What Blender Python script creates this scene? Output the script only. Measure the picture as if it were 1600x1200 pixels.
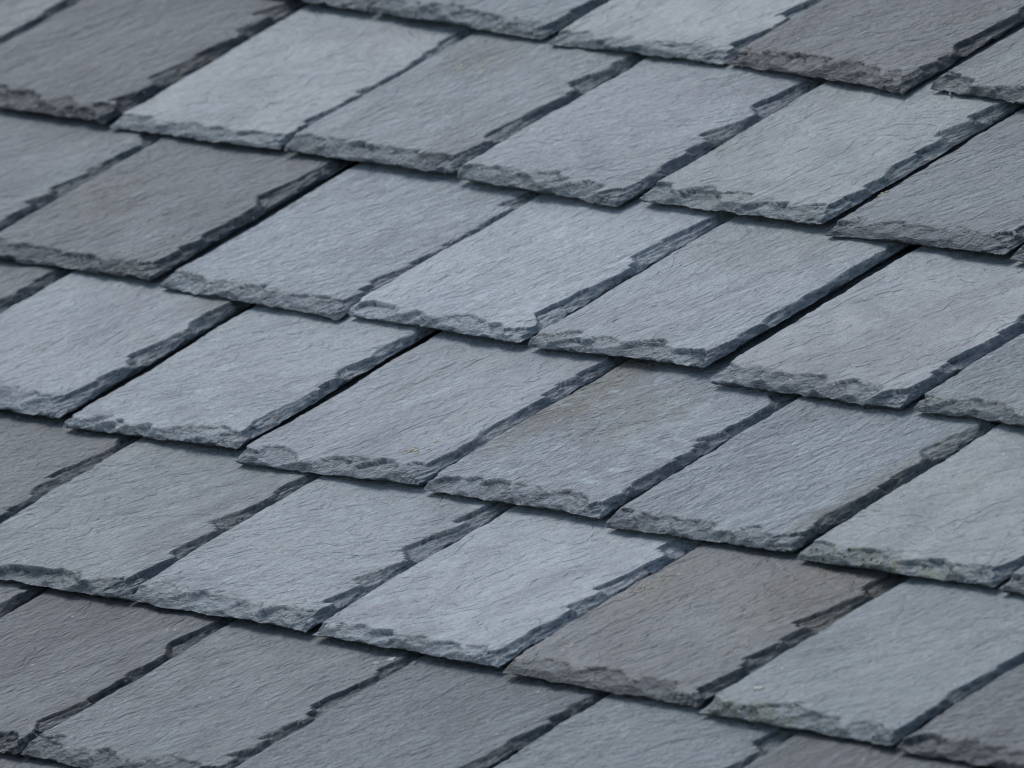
import bpy, bmesh, math, random
import numpy as np
from mathutils import Matrix, Vector

for o in list(bpy.data.objects):
    bpy.data.objects.remove(o, do_unlink=True)
S = bpy.context.scene
COL = S.collection
R = math.radians

# ------------------------------------------------------------------ camera
PITCH = R(25.942)                    # slope of the roof
ROOF_LOC = Vector((0.0, 0.0, 4.0))   # foot of the roof, on the line of the bottom course
HEAD, DIP, DIST = R(54.733), R(7.001), 14.262
TARGET_UV = (0.3823, 0.5513)
U = Vector((1, 0, 0)); V = Vector((0, math.cos(PITCH), math.sin(PITCH)))
fw = Vector((-math.sin(HEAD)*math.cos(DIP), math.cos(HEAD)*math.cos(DIP), -math.sin(DIP)))
target = ROOF_LOC + U*TARGET_UV[0] + V*TARGET_UV[1]
cd = bpy.data.cameras.new('camera'); cam = bpy.data.objects.new('camera', cd); COL.objects.link(cam)
cam.location = target - fw*DIST
cam.rotation_euler = fw.to_track_quat('-Z', 'Y').to_euler()
cd.sensor_width = 36.0; cd.lens = 641.84; cd.clip_start = 0.5; cd.clip_end = 500
cd.dof.use_dof = True; cd.dof.focus_distance = 14.15; cd.dof.aperture_fstop = 15.0
S.camera = cam

# ------------------------------------------------------------------ light
SUN_EL, SUN_AZ = R(48), R(-83)       # azimuth from +Y (up the roof) towards -X
w = bpy.data.worlds.new('World'); S.world = w; w.use_nodes = True
nt = w.node_tree; nt.nodes.clear()
sky = nt.nodes.new('ShaderNodeTexSky'); sky.sky_type = 'NISHITA'; sky.sun_disc = False
sky.sun_elevation = SUN_EL; sky.sun_rotation = SUN_AZ
sky.air_density = 1.0; sky.dust_density = 1.2; sky.ozone_density = 1.0
hsv = nt.nodes.new('ShaderNodeHueSaturation'); hsv.inputs['Saturation'].default_value = 0.72   # thin high overcast
bg = nt.nodes.new('ShaderNodeBackground'); bg.inputs['Strength'].default_value = 0.124
out = nt.nodes.new('ShaderNodeOutputWorld')
nt.links.new(sky.outputs[0], hsv.inputs['Color']); nt.links.new(hsv.outputs[0], bg.inputs['Color']); nt.links.new(bg.outputs[0], out.inputs['Surface'])
sd = bpy.data.lights.new('sun', 'SUN'); sun = bpy.data.objects.new('sun', sd); COL.objects.link(sun)
sd.energy = 1.25; sd.angle = R(24); sd.color = (1.0, 0.99, 0.97)
sdir = Vector((math.sin(SUN_AZ)*math.cos(SUN_EL), math.cos(SUN_AZ)*math.cos(SUN_EL), math.sin(SUN_EL)))
sun.rotation_euler = (-sdir).to_track_quat('-Z', 'Y').to_euler()
sun.location = (-4, 6, 14)
S.view_settings.view_transform = 'Standard'; S.view_settings.look = 'None'
S.view_settings.exposure = 0.30; S.view_settings.gamma = 1.0
S.view_settings.use_curve_mapping = False
S.cycles.pixel_filter_type = 'BLACKMAN_HARRIS'; S.cycles.filter_width = 1.1

# ------------------------------------------------------------------ numpy noise
def _hash(ix, iy, seed):
    h = (ix.astype(np.int64)*374761393 + iy.astype(np.int64)*668265263 + int(seed)*1442695041) & 0xFFFFFFFF
    h = ((h ^ (h >> 13))*1274126177) & 0xFFFFFFFF
    h = ((h ^ (h >> 16))*2246822519) & 0xFFFFFFFF
    return ((h ^ (h >> 13)) & 0xFFFF)/65535.0
def vnoise(x, y, seed):
    x = np.asarray(x, float); y = np.asarray(y, float)
    ix = np.floor(x); iy = np.floor(y); fx = x-ix; fy = y-iy
    fx = fx*fx*fx*(fx*(fx*6-15)+10); fy = fy*fy*fy*(fy*(fy*6-15)+10)
    a = _hash(ix, iy, seed); b = _hash(ix+1, iy, seed); c = _hash(ix, iy+1, seed); d = _hash(ix+1, iy+1, seed)
    return (a*(1-fx)+b*fx)*(1-fy)+(c*(1-fx)+d*fx)*fy
def fbm(x, y, seed, octv=3):
    s = 0; a = 1; t = 0
    for i in range(octv):
        s = s + a*(vnoise(x*2**i+i*17.3, y*2**i+i*9.1, seed+i*101)-0.5)*2; t += a; a *= 0.5
    return s/t
def sstep(a, b, x):
    t = np.clip((x-a)/(b-a), 0, 1); return t*t*(3-2*t)

# ------------------------------------------------------------------ materials
class NT:
    def __init__(s, name):
        s.m = bpy.data.materials.new(name); s.m.use_nodes = True; s.t = s.m.node_tree; s.t.nodes.clear()
    def n(s, typ, **kw):
        nd = s.t.nodes.new(typ)
        for k, v in kw.items():
            if k.startswith('i_'): nd.inputs[k[2:].replace('_', ' ')].default_value = v
            else: setattr(nd, k, v)
        return nd
    def l(s, a, b): s.t.links.new(a, b)
    def math(s, op, a, b=None, c=None, clamp=False):
        nd = s.n('ShaderNodeMath', operation=op, use_clamp=clamp)
        for i, v in enumerate((a, b, c)):
            if v is None: continue
            if hasattr(v, 'is_linked'): s.l(v, nd.inputs[i])
            else: nd.inputs[i].default_value = v
        return nd.outputs[0]
    def ramp(s, f, lo, hi, a=0.0, b=1.0):
        nd = s.n('ShaderNodeMapRange', interpolation_type='SMOOTHSTEP')
        s.l(f, nd.inputs['Value'])
        for k, v in (('From Min', lo), ('From Max', hi), ('To Min', a), ('To Max', b)):
            if hasattr(v, 'is_linked'): s.l(v, nd.inputs[k])
            else: nd.inputs[k].default_value = v
        return nd.outputs[0]
    def mix(s, f, a, b, mode='MIX'):
        nd = s.n('ShaderNodeMix', data_type='RGBA', blend_type=mode)
        for i, v in ((0, f), (6, a), (7, b)):
            if hasattr(v, 'is_linked'): s.l(v, nd.inputs[i])
            else: nd.inputs[i].default_value = v
        return nd.outputs[2]
    def noise(s, vec, scale, detail=3.0, rough=0.55, dist=0.0):
        nd = s.n('ShaderNodeTexNoise'); s.l(vec, nd.inputs['Vector'])
        nd.inputs['Scale'].default_value = scale; nd.inputs['Detail'].default_value = detail
        nd.inputs['Roughness'].default_value = rough; nd.inputs['Distortion'].default_value = dist
        return nd.outputs['Fac']

def slate_material():
    k = NT('slate_stone')
    tc = k.n('ShaderNodeTexCoord')
    off = k.n('ShaderNodeAttribute', attribute_type='OBJECT', attribute_name='grain_offset')
    pur = k.n('ShaderNodeAttribute', attribute_type='OBJECT', attribute_name='purple').outputs['Fac']
    stain = k.n('ShaderNodeAttribute', attribute_type='GEOMETRY', attribute_name='stain').outputs['Fac']
    moss = k.n('ShaderNodeAttribute', attribute_type='GEOMETRY', attribute_name='moss').outputs['Fac']
    chip = k.n('ShaderNodeAttribute', attribute_type='GEOMETRY', attribute_name='chip').outputs['Fac']
    rotv = k.n('ShaderNodeAttribute', attribute_type='OBJECT', attribute_name='grain_angle').outputs['Fac']
    oi = k.n('ShaderNodeObjectInfo')
    add = k.n('ShaderNodeVectorMath', operation='ADD'); k.l(tc.outputs['Object'], add.inputs[0]); k.l(off.outputs['Vector'], add.inputs[1])
    rot = k.n('ShaderNodeVectorRotate', rotation_type='Z_AXIS'); k.l(add.outputs[0], rot.inputs['Vector']); k.l(rotv, rot.inputs['Angle'])
    def stretched(sx, sy):
        m = k.n('ShaderNodeVectorMath', operation='MULTIPLY'); k.l(rot.outputs[0], m.inputs[0]); m.inputs[1].default_value = (sx, sy, 1)
        return m.outputs[0]
    iso = add.outputs[0]; st = stretched(0.30, 1.0); st2 = stretched(0.72, 1.0)
    # colour
    band = k.noise(st, 9, 5, 0.60, 0.8)
    cloud = k.noise(iso, 10, 6, 0.70, 0.7)
    mix1 = k.math('ADD', k.math('MULTIPLY', band, 0.5), k.math('MULTIPLY', cloud, 0.5))
    lo = k.math('SUBTRACT', 0.535, k.math('MULTIPLY', pur, 0.14))
    hi = k.math('ADD', lo, 0.11)
    f = k.ramp(mix1, lo, hi)
    mott = k.ramp(k.noise(iso, 48, 4, 0.7), 0.48, 0.66)
    f = k.math('ADD', f, k.math('MULTIPLY', mott, k.math('ADD', 0.10, k.math('MULTIPLY', pur, 0.35))), clamp=True)
    mott = k.ramp(k.noise(iso, 55, 4, 0.7), 0.47, 0.64)
    f = k.math('ADD', k.math('MULTIPLY', f, 0.85), k.math('MULTIPLY', mott, k.math('MULTIPLY_ADD', pur, 0.35, 0.08)), clamp=True)
    tint = k.mix(1.0, oi.outputs['Color'], (0.79, 0.735, 0.775, 1), 'MULTIPLY')      # purple-brown beds
    c = k.mix(k.math('MULTIPLY', f, 0.8), oi.outputs['Color'], tint)
    pale = k.mix(1.0, oi.outputs['Color'], (1.34, 1.34, 1.30, 1), 'MULTIPLY')
    # pale bloom and dark grain
    bloom = k.ramp(k.noise(iso, 30, 6, 0.74, 1.0), 0.50, 0.68)
    scf = k.n('ShaderNodeAttribute', attribute_type='OBJECT', attribute_name='scuff').outputs['Fac']
    c = k.mix(k.math('MULTIPLY', bloom, k.math('MULTIPLY_ADD', scf, 0.75, 0.30)), c, pale)
    g1 = k.noise(st2, 190, 4, 0.7)
    g2 = k.noise(iso, 640, 2, 0.6)
    val = k.math('ADD', k.ramp(g1, 0.3, 0.7, 0.82, 1.14), k.ramp(g2, 0.3, 0.7, -0.15, 0.15))
    lam = k.n('ShaderNodeVectorMath', operation='MULTIPLY'); k.l(iso, lam.inputs[0]); lam.inputs[1].default_value = (1, 1, 9)
    ln = k.noise(lam.outputs[0], 110, 4, 0.65, 0.5)
    crack_shade = k.math('MULTIPLY', k.ramp(ln, 0.44, 0.36), chip)            # shade of open laminations, painted into the colour
    val = k.math('MULTIPLY', val, k.math('SUBTRACT', 1.0, k.math('MULTIPLY', crack_shade, 0.70)))
    mul = k.n('ShaderNodeVectorMath', operation='SCALE'); k.l(c, mul.inputs[0]); k.l(val, mul.inputs['Scale'])
    c = mul.outputs[0]
    vein = k.ramp(k.noise(stretched(0.10, 1.0), 48, 4, 0.65, 1.4), 0.61, 0.72)      # pale scratches along the grain
    c = k.mix(k.math('MULTIPLY', vein, 0.65), c, pale)
    dirt = k.ramp(k.noise(iso, 7, 5, 0.65, 1.0), 0.52, 0.72)
    c = k.mix(k.math('MULTIPLY', dirt, 0.45), c, k.mix(1.0, c, (0.78, 0.77, 0.75, 1), 'MULTIPLY'))
    # rusty mineral stain, moss film on damp edges
    sn = k.ramp(k.noise(iso, 75, 6, 0.78), 0.30, 0.52)
    c = k.mix(k.math('MULTIPLY', k.math('MULTIPLY', stain, sn), 0.95), c, k.mix(1.0, c, (0.54, 0.485, 0.38, 1), 'MULTIPLY'))
    mn = k.ramp(k.noise(iso, 70, 4, 0.7), 0.42, 0.66)
    c = k.mix(k.math('MULTIPLY', k.math('MULTIPLY', moss, mn), 0.75), c, (0.092, 0.115, 0.052, 1))
    # sparse pale lichen specks
    vor = k.n('ShaderNodeTexVoronoi', feature='F1'); k.l(iso, vor.inputs['Vector']); vor.inputs['Scale'].default_value = 130
    sep = k.n('ShaderNodeSeparateColor'); k.l(vor.outputs['Color'], sep.inputs[0])
    spk = k.math('MULTIPLY', k.math('LESS_THAN', vor.outputs['Distance'], 0.15), k.math('GREATER_THAN', sep.outputs[0], 0.94))
    c = k.mix(k.math('MULTIPLY', spk, 0.8), c, (0.42, 0.40, 0.34, 1))
    # relief
    b1 = k.noise(stretched(0.6, 1.0), 62, 4, 0.6, 0.3)
    b2 = k.noise(st2, 175, 4, 0.66, 0.2)
    b3 = k.noise(iso, 900, 2, 0.6)
    rg = k.noise(stretched(0.5, 1.0), 38, 5, 0.62, 0.6)                            # sharp cleavage ridges
    rdg = k.math('POWER', k.math('SUBTRACT', 1.0, k.math('ABSOLUTE', k.math('MULTIPLY_ADD', rg, 2.0, -1.0)), clamp=True), 3.0)
    pit = k.ramp(k.noise(st2, 120, 3, 0.6), 0.34, 0.26)
    hgt = k.math('ADD', k.math('ADD', k.math('MULTIPLY', b1, 0.0024), k.math('MULTIPLY', b2, 0.0031)), k.math('MULTIPLY', b3, 0.00036))
    hgt = k.math('ADD', hgt, k.math('SUBTRACT', k.math('MULTIPLY', rdg, 0.0014), k.math('MULTIPLY', pit, 0.0011)))
    hgt = k.math('ADD', hgt, k.math('MULTIPLY', k.math('MULTIPLY', ln, chip), 0.0034))
    bump = k.n('ShaderNodeBump'); rgh = k.n('ShaderNodeAttribute', attribute_type='OBJECT', attribute_name='cleft').outputs['Fac']
    stp = k.noise(stretched(0.5, 1.0), 15, 4, 0.6, 0.5)                            # edges of lifted skins
    skin = k.math('ADD', k.ramp(stp, 0.40, 0.425), k.math('ADD', k.ramp(stp, 0.515, 0.535), k.ramp(stp, 0.61, 0.63)))
    hgt = k.math('ADD', k.math('MULTIPLY', hgt, rgh), k.math('MULTIPLY', skin, 0.00075))
    bump.inputs['Strength'].default_value = 1.0; bump.inputs['Distance'].default_value = 1.0
    k.l(hgt, bump.inputs['Height'])
    p = k.n('ShaderNodeBsdfPrincipled'); k.l(c, p.inputs['Base Color']); k.l(bump.outputs[0], p.inputs['Normal'])
    ro = k.math('ADD', k.ramp(cloud, 0.3, 0.7, 0.41, 0.57), k.math('MULTIPLY', chip, 0.10))
    k.l(ro, p.inputs['Roughness']); p.inputs['Specular IOR Level'].default_value = 0.36
    o = k.n('ShaderNodeOutputMaterial'); k.l(p.outputs[0], o.inputs['Surface'])
    return k.m

def plain_material(name, col, rough, scale, bump=0.0005, var=0.3):
    k = NT(name)
    tc = k.n('ShaderNodeTexCoord'); v = tc.outputs['Object']
    n1 = k.noise(v, scale, 4, 0.65)
    dark = tuple(x*(1-var) for x in col[:3])+(1,); lite = tuple(min(1, x*(1+var)) for x in col[:3])+(1,)
    c = k.mix(k.ramp(n1, 0.3, 0.7), dark, lite)
    b = k.n('ShaderNodeBump'); b.inputs['Distance'].default_value = bump; k.l(k.noise(v, scale*3, 3), b.inputs['Height'])
    p = k.n('ShaderNodeBsdfPrincipled'); k.l(c, p.inputs['Base Color']); k.l(b.outputs[0], p.inputs['Normal']); p.inputs['Roughness'].default_value = rough
    o = k.n('ShaderNodeOutputMaterial'); k.l(p.outputs[0], o.inputs['Surface'])
    return k.m
SLATE = slate_material()
WOOD = plain_material('old_roof_boards', (0.10, 0.075, 0.05, 1), 0.9, 30)
LICHEN_W = plain_material('pale_lichen', (0.52, 0.53, 0.48, 1), 0.95, 600, 0.0004)
LICHEN_Y = plain_material('ochre_lichen', (0.46, 0.42, 0.30, 1), 0.95, 600, 0.0004)
MOSS = plain_material('moss', (0.085, 0.105, 0.030, 1), 1.0, 500, 0.0006, 0.5)
STEEL = plain_material('weathered_steel', (0.45, 0.46, 0.48, 1), 0.35, 400, 0.0001, 0.15)

# ------------------------------------------------------------------ roof
GAUGE = 0.20075                       # visible height of a course
STEP = 0.0120                         # rise of each course over the one below
TILT = math.atan(STEP/GAUGE)

def empty(name, loc, rot):
    o = bpy.data.objects.new(name, None); COL.objects.link(o); o.location = loc; o.rotation_euler = rot; return o
roof = empty('slate_roof', ROOF_LOC, (PITCH, 0, 0))
roof['label'] = 'sloping roof of overlapping blue-grey and purplish riven slates with rough chipped edges'
roof['category'] = 'roof'; roof['kind'] = 'thing'

def mesh_obj(name, me, mat, parent):
    o = bpy.data.objects.new(name, me); COL.objects.link(o)
    if mat is not None and not me.materials: me.materials.append(mat)
    o.parent = parent; return o

def box_mesh(x0, x1, y0, y1, z0, z1):
    bm = bmesh.new(); bmesh.ops.create_cube(bm, size=1)
    for v in bm.verts:
        v.co = Vector((x0+(v.co.x+.5)*(x1-x0), y0+(v.co.y+.5)*(y1-y0), z0+(v.co.z+.5)*(z1-z0)))
    bmesh.ops.bevel(bm, geom=bm.edges[:], offset=0.003, segments=1, affect='EDGES')
    me = bpy.data.meshes.new('roof_board'); bm.to_mesh(me); bm.free(); return me
for i in range(10):                  # sarking boards under the slates
    mesh_obj('roof_board', box_mesh(-1.30+max(0, i-4)*-.03, 1.62, -0.40+i*0.196, -0.40+i*0.196+0.188, -0.066, -0.046), WOOD, roof)

def axis(*segs):
    a = []
    for s0, s1, d in segs:
        n = max(1, int(round((s1-s0)/d))); a.append(np.linspace(s0, s1, n, endpoint=False))
    a.append([segs[-1][1]]); return np.concatenate(a)

FINE = 0.00075
def slate_mesh(seed, wdt, t, shear, rough=1.0, stains=(), crest=1.0, sideb=1.0, outl=1.35):
    """One riven slate: x across, y up the slope, z through the thickness; foot at y = 0."""
    rng = random.Random(seed*7919+13)
    LEN = 0.445; VIS = GAUGE+0.030
    xs = axis((0, .006, .0010), (.006, .016, .002), (.016, wdt-.030, .0034), (wdt-.030, wdt, FINE))
    ys = axis((0, .036, FINE), (.036, .052, .002), (.052, VIS, .0030), (VIS, LEN, .05))
    X, Y = np.meshgrid(xs, ys); nx, ny = len(xs), len(ys)
    sl = X.copy(); sr = wdt-X; sb = Y.copy()
    n0 = seed*31
    # crooked, splintered jitter of the distances so that every crest line breaks up
    jx = fbm(X/.010, Y/.010, n0+1, 3); jf = fbm(X/.0035, Y/.0035, n0+2, 2)
    d45 = (X+Y)*.7071; d135 = (X-Y)*.7071          # along / across the grain
    jg = fbm(d45/.022, d135/.0045, n0+3, 3)
    z = t + 0.0016*fbm(X/.10, Y/.08, n0+4, 2) + 0.0008*fbm(d45/.05, d135/.016, n0+5, 3)
    z = z + rng.uniform(-.0013, .0013)*(4*(X/wdt-.5)**2-.4) + rng.uniform(-.0010, .0010)*np.sin(Y/GAUGE*3.1)
    top = z.copy()
    # ---- lower edge: dressed bevel of overlapping flakes
    s = sb + .0016*jx + .0006*jf
    d0 = np.maximum(.0055+.0045*fbm(X/.045, X*0, n0+6, 2), .0015)*crest
    z = np.minimum(z, top - t*.80*np.clip(1-s/d0, 0, 1)**.9)
    jw = fbm(X/.012+5, Y/.012, n0+33, 2)
    fl = []
    for _ in range(rng.randint(2, 4)):      # broad shallow spalls first
        fl.append((rng.uniform(0, wdt), rng.uniform(.016, .036), rng.uniform(.012, .024)*crest, rng.uniform(.22, .45), rng.uniform(.10, .45)))
    x = -.004
    while x < wdt+.004:
        a = rng.choice((.006, .009, .013, .019, .026))*rng.uniform(.8, 1.2)*rough
        fl.append((x, a, min(a*rng.uniform(.6, 1.2), .017)*crest+.002, rng.uniform(.4, .92), rng.uniform(.05, .40)))
        x += a*rng.uniform(.6, 1.9)
    for (x, a, d, q, cliff) in fl:
        tilt = rng.uniform(-.7, 1.2); pw = rng.uniform(.55, 1.2); sk = rng.uniform(-.35, .35)
        xx = (X-x-tilt*sb)/a; xx = np.where(xx > 0, xx*(1+sk), xx*(1-sk))
        r = np.sqrt(xx**2 + (np.maximum(s, 0)/d)**2) + .11*jx + .06*jg
        rr = np.clip(1-r, 0, 1)
        cf = np.clip(cliff*(1+.9*jw), .02, .7)
        f = top - t*(q*(cf+(1-cf)*rr**pw) + .22*np.clip(jw+.35, 0, 1)*np.clip(1-np.abs(r-.955)/.045, 0, 1)) + .0006*jg*np.clip(rr*4, 0, 1)
        z = np.where(r < 1, np.minimum(z, f), z)
    # ---- right edge: long slivers that start in a point and run out up the grain
    s = sr + .0013*jx + .0007*jf + .0010*jg
    yy = Y + .45*np.clip(sr, 0, .03)
    jb = fbm((X*.45+Y*.9)/.030, (X*.9-Y*.45)/.0055, n0+30, 3)
    for layer in range(3):
        S1 = np.maximum(.0045+.0040*fbm(yy/.05, Y*0+layer*5, n0+8+layer, 2), .0012)*sideb*(1, .6, .4)[layer]
        C1 = np.zeros_like(Y)
        y = -.04
        while y < VIS+.01:
            ln = rng.uniform(.022, .105)*(1, .7, .5)[layer]; d = rng.uniform(.006, .026)*sideb*(1, .6, .4)[layer]*min(1, ln/.05+.3)
            tau = (yy-y)/ln; rise = rng.uniform(.10, .38); pt = rng.uniform(.8, 1.5)
            sv = d*np.where((tau > 0) & (tau < 1), np.minimum(np.clip(tau/rise, 0, 1), np.clip((1-tau)/(1-rise), 0, 1)**pt), 0)
            new = sv > S1; S1 = np.where(new, sv, S1)
            C1 = np.where(new, rng.uniform(.08, .42)*np.clip(1.25-tau, 0, 1), C1)
            y += ln*rng.uniform(.45, 1.2)
        q = s/np.maximum(S1, 1e-5)
        depth = (.66, .82, .90)[layer]
        C1 = C1*np.clip(1+.8*jb, .25, 1.6)
        prof = C1 + (depth-C1)*np.clip(1-q, 0, 1)**1.05 + .14*(C1 > 0)*np.clip(1-np.abs(q-.95)/.06, 0, 1)
        z = np.where(q < 1, np.minimum(z, top-t*prof+.0010*jb*np.clip((1-q)*4, 0, 1)), z)
    lw = .0026                                     # ledges of the split layers along the side
    lz = (z + .0020*jb + .0004*jx)/lw; fr = lz-np.floor(lz)
    zt = (np.floor(lz)+sstep(.30, .52, fr))*lw - .0020*jb - .0004*jx
    z = z + .45*sstep(.0010, .0026, top-z)*(sr < .03)*(zt-z)
    # ---- left edge: narrow chamfer
    s = sl + .0008*jx + .0005*jf
    z = np.minimum(z, top - t*.7*np.clip(1-s/.0028, 0, 1))
    # cleavage layers and fracture grain inside the broken zones
    drop = top-z; chip = sstep(.0003, .0012, drop)
    lay = .0013
    lz = (z + .0007*jx)/lay; fl = np.floor(lz); fr = lz-fl
    zt = (fl + sstep(.35, .65, fr))*lay - .0007*jx
    z = z + chip*(.30*(zt-z) + .00018*jf + .00028*jg)
    z = np.clip(z, .0017+.0007*jx+.0005*jf, t+.003)
    # small pits and lifted skins on the riven face
    for _ in range(rng.randint(2, 5)):
        cx, cy = rng.uniform(.02, wdt-.03), rng.uniform(.03, GAUGE)
        ln, ac = rng.uniform(.004, .012), rng.uniform(.0012, .003)
        a = (X-cx)*.7071+(Y-cy)*.7071; b = (X-cx)*.7071-(Y-cy)*.7071
        r = (a/ln)**2+(b/ac)**2
        z = z - .0007*np.exp(-r)*(sb > .03)
    # crooked outline, then the square trim the slate was given
    ox = outl*(.0011*fbm(Y/.020, Y*0+3, n0+11, 3)+.0005*fbm(Y/.005, Y*0+5, n0+12, 2))
    oxr = outl*(.0014*fbm(Y/.020, Y*0+7, n0+13, 3)+.0006*fbm(Y/.005, Y*0+9, n0+14, 2))
    oy = outl*(.0013*fbm(X/.022, X*0+2, n0+15, 3)+.0005*fbm(X/.005, X*0+4, n0+16, 2))
    e = np.clip(X/wdt, 0, 1)
    PX = X + ox*(1-e)**4 + oxr*e**4 + shear*Y
    PY = Y + oy*np.clip(1-Y/.03, 0, 1)
    co = np.stack([PX, PY, z], -1).reshape(-1, 3)
    idx = np.arange(nx*ny).reshape(ny, nx)
    quads = np.stack([idx[:-1, :-1], idx[:-1, 1:], idx[1:, 1:], idx[1:, :-1]], -1).reshape(-1, 4)
    ring = np.concatenate([idx[0, :-1], idx[:-1, -1], idx[-1, :0:-1], idx[:0:-1, 0]])
    nr = len(ring); low = co[ring].copy(); low[:, 2] = 0.0
    cen = co.mean(0); dv = low[:, :2]-cen[:2]; low[:, :2] -= dv/np.linalg.norm(dv, axis=1)[:, None]*.0036
    base = len(co); a = ring; b = np.roll(ring, -1); la = base+np.arange(nr); lb = base+(np.arange(nr)+1) % nr
    side = np.stack([a, la, lb, b], -1)
    cc = np.array([[cen[0], cen[1], 0.0]])
    ctri = np.stack([lb, la, np.full(nr, base+nr)], -1)
    co = np.concatenate([co, low, cc]); nv = len(co)
    loops = np.concatenate([quads.ravel(), side.ravel(), ctri.ravel()])
    counts = np.concatenate([np.full(len(quads)+len(side), 4), np.full(len(ctri), 3)])
    starts = np.concatenate([[0], np.cumsum(counts)[:-1]])
    me = bpy.data.meshes.new('slate')
    me.vertices.add(nv); me.vertices.foreach_set('co', co.astype(np.float32).ravel())
    me.loops.add(len(loops)); me.loops.foreach_set('vertex_index', loops.astype(np.int32))
    me.polygons.add(len(counts)); me.polygons.foreach_set('loop_start', starts.astype(np.int32))
    me.update(calc_edges=True); me.validate()
    sm = np.ones(len(me.polygons), bool); sm[len(quads):] = False
    me.polygons.foreach_set('use_smooth', sm)
    pad = np.zeros(nr+1)
    def attr(name, arr):
        at = me.attributes.new(name, 'FLOAT', 'POINT'); at.data.foreach_set('value', np.concatenate([arr.ravel(), pad]).astype(np.float32))
    attr('chip', chip)
    st = np.zeros_like(X); mo = np.zeros_like(X)
    for kind, cx, cy, rx, ry, amt in stains:
        r = np.sqrt(((X-cx)/rx)**2+((Y-cy)/ry)**2) + .35*fbm(X/.03, Y/.03, n0+20, 4)
        m = amt*(1-sstep(.45, 1.15, r))
        if kind == 'rust': st = np.maximum(st, m)
        else: mo = np.maximum(mo, m)
    if stains: attr('stain', st); attr('moss', mo)
    me.materials.append(SLATE)
    return me, (X, Y, z)

BLUE = (0.191, 0.233, 0.258); GRN = (0.183, 0.231, 0.252); LIL = (0.189, 0.232, 0.260); DUN = (0.186, 0.224, 0.246)
# course by course from the top of the roof: foot corners on the roof plane (metres), hue, lightness, share of purple bands
SLATES = {
 5: [(-.6697,1.0126,-.4070,1.0089,BLUE,.74,.2),(-.4040,1.0094,-.1490,1.0047,GRN,.95,.2),(-.1383,1.0012,.0976,1.0082,GRN,.91,.15),(.1019,1.0090,.3467,1.0029,DUN,.45,.7),(.3676,1.0159,.6223,1.0068,GRN,.55,.1)],
 4: [(-1.0632,.8045,-.7907,.8005,BLUE,.56,.2),(-.7809,.7989,-.5157,.7995,LIL,.45,.6),(-.5057,.7970,-.2641,.8021,BLUE,.96,.2),(-.2560,.8014,-.0215,.8042,BLUE,.91,.45),(-.0117,.8007,.2176,.7964,BLUE,1.06,.3),(.2319,.8094,.4722,.8133,GRN,.87,.1),(.4864,.8038,.7121,.8122,LIL,.68,.4),(.7200,.8097,.9522,.8075,BLUE,.56,.3)],
 3: [(-.7012,.5962,-.4428,.5969,BLUE,.70,.3),(-.4319,.5958,-.1841,.6011,LIL,.54,.65),(-.1654,.5953,.0895,.5930,BLUE,1.24,.15),(.0942,.5990,.3323,.6008,BLUE,1.36,.1),(.3430,.5999,.5707,.6069,BLUE,1.17,.25),(.5973,.5923,.8365,.5980,LIL,.90,.5),(.8497,.6007,1.0846,.6048,GRN,.91,.1)],
 2: [(-.5731,.3918,-.3124,.3967,BLUE,.59,.4),(-.3017,.3957,-.0538,.4046,LIL,1.04,.4),(-.0388,.3954,.1958,.4048,BLUE,1.21,.15),(.2127,.3892,.4497,.4024,LIL,1.10,.8),(.4588,.3993,.6896,.4015,LIL,1.14,.8),(.7055,.3941,.9380,.4029,BLUE,1.10,.35),(.9503,.3969,1.1886,.4053,GRN,.87,.05),(1.1975,.4025,1.4248,.4071,BLUE,.65,.3)],
 1: [(-.1981,.1838,.0542,.1921,LIL,.49,.65),(.0609,.1906,.3136,.1964,BLUE,.79,.2),(.3170,.1972,.5569,.2006,BLUE,1.10,.35),(.5666,.1998,.8082,.2032,BLUE,1.21,.2),(.8187,.1988,1.0659,.2012,DUN,.48,.6),(1.0757,.1959,1.3119,.1993,GRN,.88,.05),(1.3215,.1960,1.5517,.2031,DUN,.49,.6)],
 0: [(-.0654,-.0289,.1885,-.0162,BLUE,.53,.3),(.2006,-.0184,.4450,-.0123,LIL,.39,.6),(.4470,-.0099,.6948,-.0064,LIL,.58,.55),(.7000,-.0051,.9408,.0020,LIL,.64,.55),(.9480,.0009,1.1835,.0073,BLUE,.87,.25),(1.1920,.0057,1.4249,.0111,DUN,.47,.6)],
 -1: [(.3300,-.1985,.5600,-.1900,LIL,.47,.5),(.5660,-.1883,.8059,-.1775,LIL,.47,.6),(.8130,-.1776,1.0501,-.1689,BLUE,.74,.3),(1.0569,-.1691,1.2905,-.1598,BLUE,.74,.3),(1.2965,-.1601,1.5249,-.1516,BLUE,.74,.3)],
}
# what is peculiar to single slates: (course, place) -> stains (kind, x, y, rx, ry, amount), label
SPECIAL = {
 (2, 4): ([('rust', .015, .150, .060, .10, 1.0), ('rust', .10, .13, .08, .06, .55)], 'purplish slate with a brown stain along the top of its left edge'),
 (2, 5): ([('rust', .222, .09, .022, .10, .65)], None),
 (2, 6): ([('moss', .06, .004, .09, .016, 1.0), ('moss', .15, .006, .05, .012, .8)], 'blue-green slate with yellow-green moss on its chipped lower edge'),
 (4, 3): ([('rust', .06, .165, .06, .035, .45)], None),
 (3, 1): ([('rust', .05, .10, .07, .06, .45)], None),
 (3, 4): ([('rust', .10, .18, .12, .05, .35)], None),
 (1, 4): ([('rust', .19, .16, .09, .07, .8), ('rust', .03, .14, .05, .06, .6), ('moss', .05, .15, .05, .05, .3)], 'dull brownish slate below the mossy slate'),
 (1, 5): ([('moss', .05, .003, .09, .017, 1.0)], 'pale blue-green slate with dark mossy broken lower left edge'),
 (2, 1): ([('rust', .225, .19, .03, .03, .6)], None),
}
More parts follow.
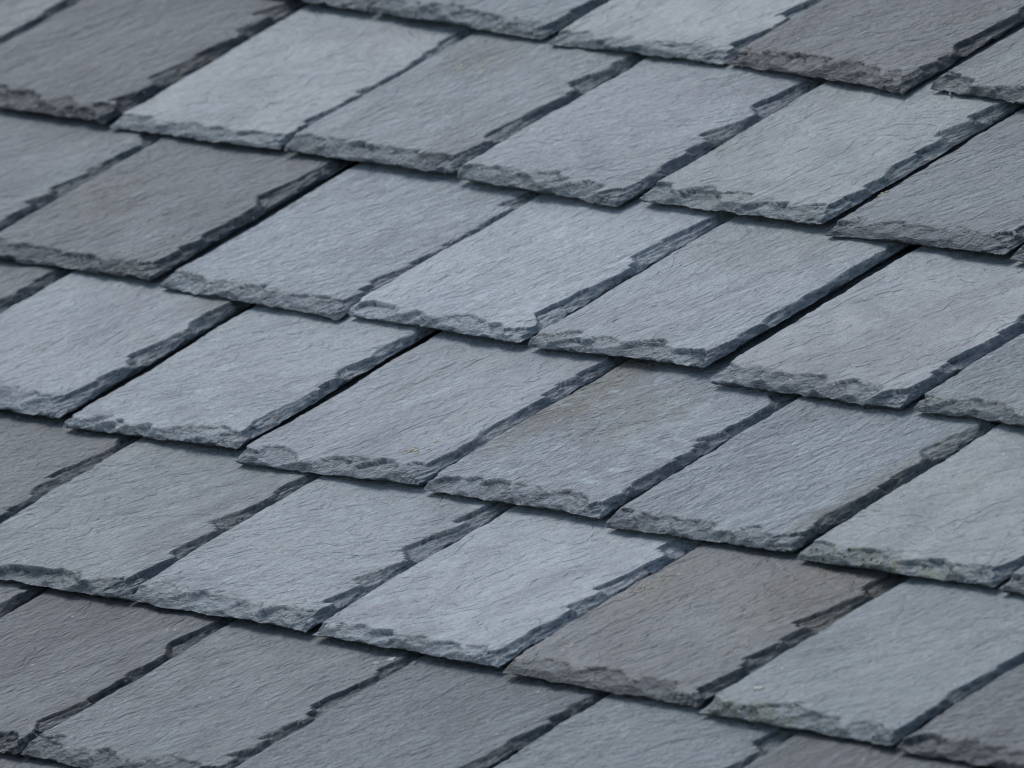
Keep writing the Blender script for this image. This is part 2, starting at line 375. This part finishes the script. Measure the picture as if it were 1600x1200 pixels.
for course in list(SLATES):                    # the courses run on past the frame: one more slate at either end
    row = SLATES[course]; a, b = row[0], row[-1]; g = .010; n = .243; dr = .0005
    row.insert(0, (a[0]-g-n, a[1]+dr, a[0]-g, a[1], BLUE, .72, .4)); row.append((b[2]+g, b[3], b[2]+g+n, b[3]+.003, LIL, .68, .4))
SLATES[6] = [(-.79+i*.252, 1.210+.001*(i % 2), -.79+i*.252+.242, 1.210, (BLUE, LIL, GRN)[i % 3], .8, .35) for i in range(7)]
LIFTED = {(3, 4), (4, 5), (2, 2), (4, 6), (1, 5)}        # slates whose right corner stands off the one below
placed = {}
for course, row in SLATES.items():
    for i, (u0, v0, u1, v1, colr, lite, pur) in enumerate(row, -1 if course < 6 else 0):
        seed = (course+3)*100+i+1
        rng = random.Random(seed)
        wdt = math.hypot(u1-u0, v1-v0); ang = math.atan2(v1-v0, u1-u0)
        t = rng.uniform(.0082, .0102)
        st, lab = SPECIAL.get((course, i), ([], None))
        me, grid = slate_mesh(seed, wdt, t, math.tan(ang)*.8+rng.uniform(-.004, .004), rng.uniform(.85, 1.2), st,
                              crest=rng.uniform(.70, 1.25), sideb=rng.uniform(.8, 1.25))
        o = mesh_obj('slate', me, None, roof)
        o.location = (u0, v0, rng.uniform(0, .0009)); o.rotation_mode = 'XYZ'
        o.rotation_euler = (-TILT+rng.uniform(-.002, .004), -(rng.uniform(.005, .010) if (course, i) in LIFTED else rng.uniform(-.001, .0025)), ang)
        k = .84+(lite-.84)*.92                # slates of one quarry differ only so much
        o.color = (colr[0]*k, colr[1]*k, colr[2]*k, 1)
        o['purple'] = .20+.55*pur; o['grain_offset'] = (rng.uniform(0, 50), rng.uniform(0, 50), rng.uniform(0, 9))
        o['grain_angle'] = R(-45+rng.uniform(-26, 22)); o['cleft'] = rng.uniform(.55, 1.6); o['scuff'] = 1.0 if (course, i) == (2, 4) else rng.random()*.8
        if lab: o['label'] = lab
        placed[(course, i)] = (o, grid)

# ------------------------------------------------------------------ growths and a hook
def top_at(key, u, v):
    """Local point on the upper face of a placed slate under the roof point (u, v)."""
    o, (X, Y, Z) = placed[key]
    a = o.rotation_euler.z; du, dv = u-o.location.x, v-o.location.y
    x = du*math.cos(a)+dv*math.sin(a); y = -du*math.sin(a)+dv*math.cos(a)
    j = int(np.argmin(np.abs(X[0]-x))); i = int(np.argmin(np.abs(Y[:, 0]-y)))
    return o, x, y, float(Z[i, j])
def clumps(name, key, pts, mat, rr, flat, seed, stuff=False):
    rng = random.Random(seed); bm = bmesh.new(); o = None
    for (u, v) in pts:
        o, x, y, z = top_at(key, u, v)
        r = rng.uniform(*rr)*(1.0 if stuff else 1.35)
        g = bmesh.ops.create_icosphere(bm, subdivisions=1, radius=1)['verts']
        ax, ay, rt = rng.uniform(.6, 1.4), rng.uniform(.6, 1.4), rng.uniform(0, 6)
        for vv in g:
            p = vv.co*rng.uniform(.75, 1.2); px, py = p.x*ax*r, p.y*ay*r
            vv.co = Vector((x+px*math.cos(rt)-py*math.sin(rt), y+px*math.sin(rt)+py*math.cos(rt), z+p.z*r*flat))
    me = bpy.data.meshes.new(name); bm.to_mesh(me); bm.free()
    for p in me.polygons: p.use_smooth = True
    c = mesh_obj(name, me, mat, o)
    if stuff: c['kind'] = 'stuff'
    return c
def around(u, v, n, su, sv, seed):
    rng = random.Random(seed); return [(u+rng.gauss(0, su), v+rng.gauss(0, sv)) for _ in range(n)]
for q, (key, u, v, n, sp, mat, rr) in enumerate([
    ((0, 2), .6669, .1871, 3, .0020, LICHEN_W, (.0014, .0026)), ((0, 2), .6772, .1923, 3, .0018, LICHEN_W, (.0014, .0024)),
    ((1, 5), 1.1117, .2301, 3, .0020, LICHEN_W, (.0014, .0026)), ((2, 3), .3977, .4394, 16, .0055, LICHEN_Y, (.0006, .0016)),
    ((2, 3), .3842, .4067, 8, .0028, LICHEN_W, (.0006, .0013)), ((4, 3), -.2023, .9531, 14, .0060, LICHEN_Y, (.0006, .0013)),
    ((4, 3), -.1800, .9612, 9, .0060, LICHEN_Y, (.0006, .0014)), ((4, 5), .2452, .8885, 6, .0018, LICHEN_Y, (.0008, .0016)),
    ((4, 6), .4869, .8624, 9, .0028, LICHEN_Y, (.0008, .0017)), ((1, 4), .8348, .3317, 14, .0080, LICHEN_Y, (.0006, .0014)),
    ((1, 4), .8380, .3410, 8, .0060, LICHEN_Y, (.0006, .0013)), ((1, 4), 1.0304, .2742, 14, .0080, LICHEN_Y, (.0005, .0012)),
    ((1, 4), .8514, .2394, 8, .0040, LICHEN_W, (.0005, .0012)), ((2, 5), .9554, .5618, 6, .0040, LICHEN_W, (.0006, .0013)),
    ((2, 5), .9300, .5400, 10, .0100, LICHEN_Y, (.0004, .0009))]):
    clumps('lichen_patch', key, around(u, v, n, sp, sp, 300+q), mat, rr, .28, 400+q)
rg = random.Random(5)
m1 = [(.955+abs(rg.gauss(0, .05)), .3985+rg.uniform(0, .010)) for _ in range(24)] + [(1.035+rg.gauss(0, .018), .403+rg.uniform(0, .010)) for _ in range(26)]
clumps('moss', (2, 6), m1, MOSS, (.0005, .0012), .45, 71, True)
clumps('moss', (1, 4), [(.985+rg.uniform(0, .05), .388+rg.gauss(0, .004)) for _ in range(14)], MOSS, (.0004, .0009), .3, 72, True)
clumps('moss', (1, 5), [(1.080+abs(rg.gauss(0, .045)), .1975+rg.uniform(0, .009)) for _ in range(60)], MOSS, (.0005, .0012), .45, 73, True)
# bright end of the wire hook that holds the outermost slate of the top course
o, x, y, z = top_at((5, 4), .3926, 1.0140)
bm = bmesh.new(); prev = None; n = 7
path = [Vector((.030, .010, -.0010)), Vector((.030, -.0010, -.0009)), Vector((.030, -.0022, .0004)), Vector((.030, -.0018, .0022))]
for i, p in enumerate(path):
    tg = (path[min(i+1, len(path)-1)]-path[max(i-1, 0)]).normalized(); sd_ = Vector((1, 0, 0)); up = tg.cross(sd_)
    cur = [bm.verts.new(p+(sd_*math.cos(6.2832*k/n)+up*math.sin(6.2832*k/n))*.0009) for k in range(n)]
    if prev:
        for k in range(n): bm.faces.new((prev[k], prev[(k+1) % n], cur[(k+1) % n], cur[k]))
    else: bm.faces.new(cur)
    prev = cur
bm.faces.new(prev[::-1]); bmesh.ops.recalc_face_normals(bm, faces=bm.faces[:])
me = bpy.data.meshes.new('slate_hook'); bm.to_mesh(me); bm.free()
for p in me.polygons: p.use_smooth = True
mesh_obj('slate_hook', me, STEEL, o)
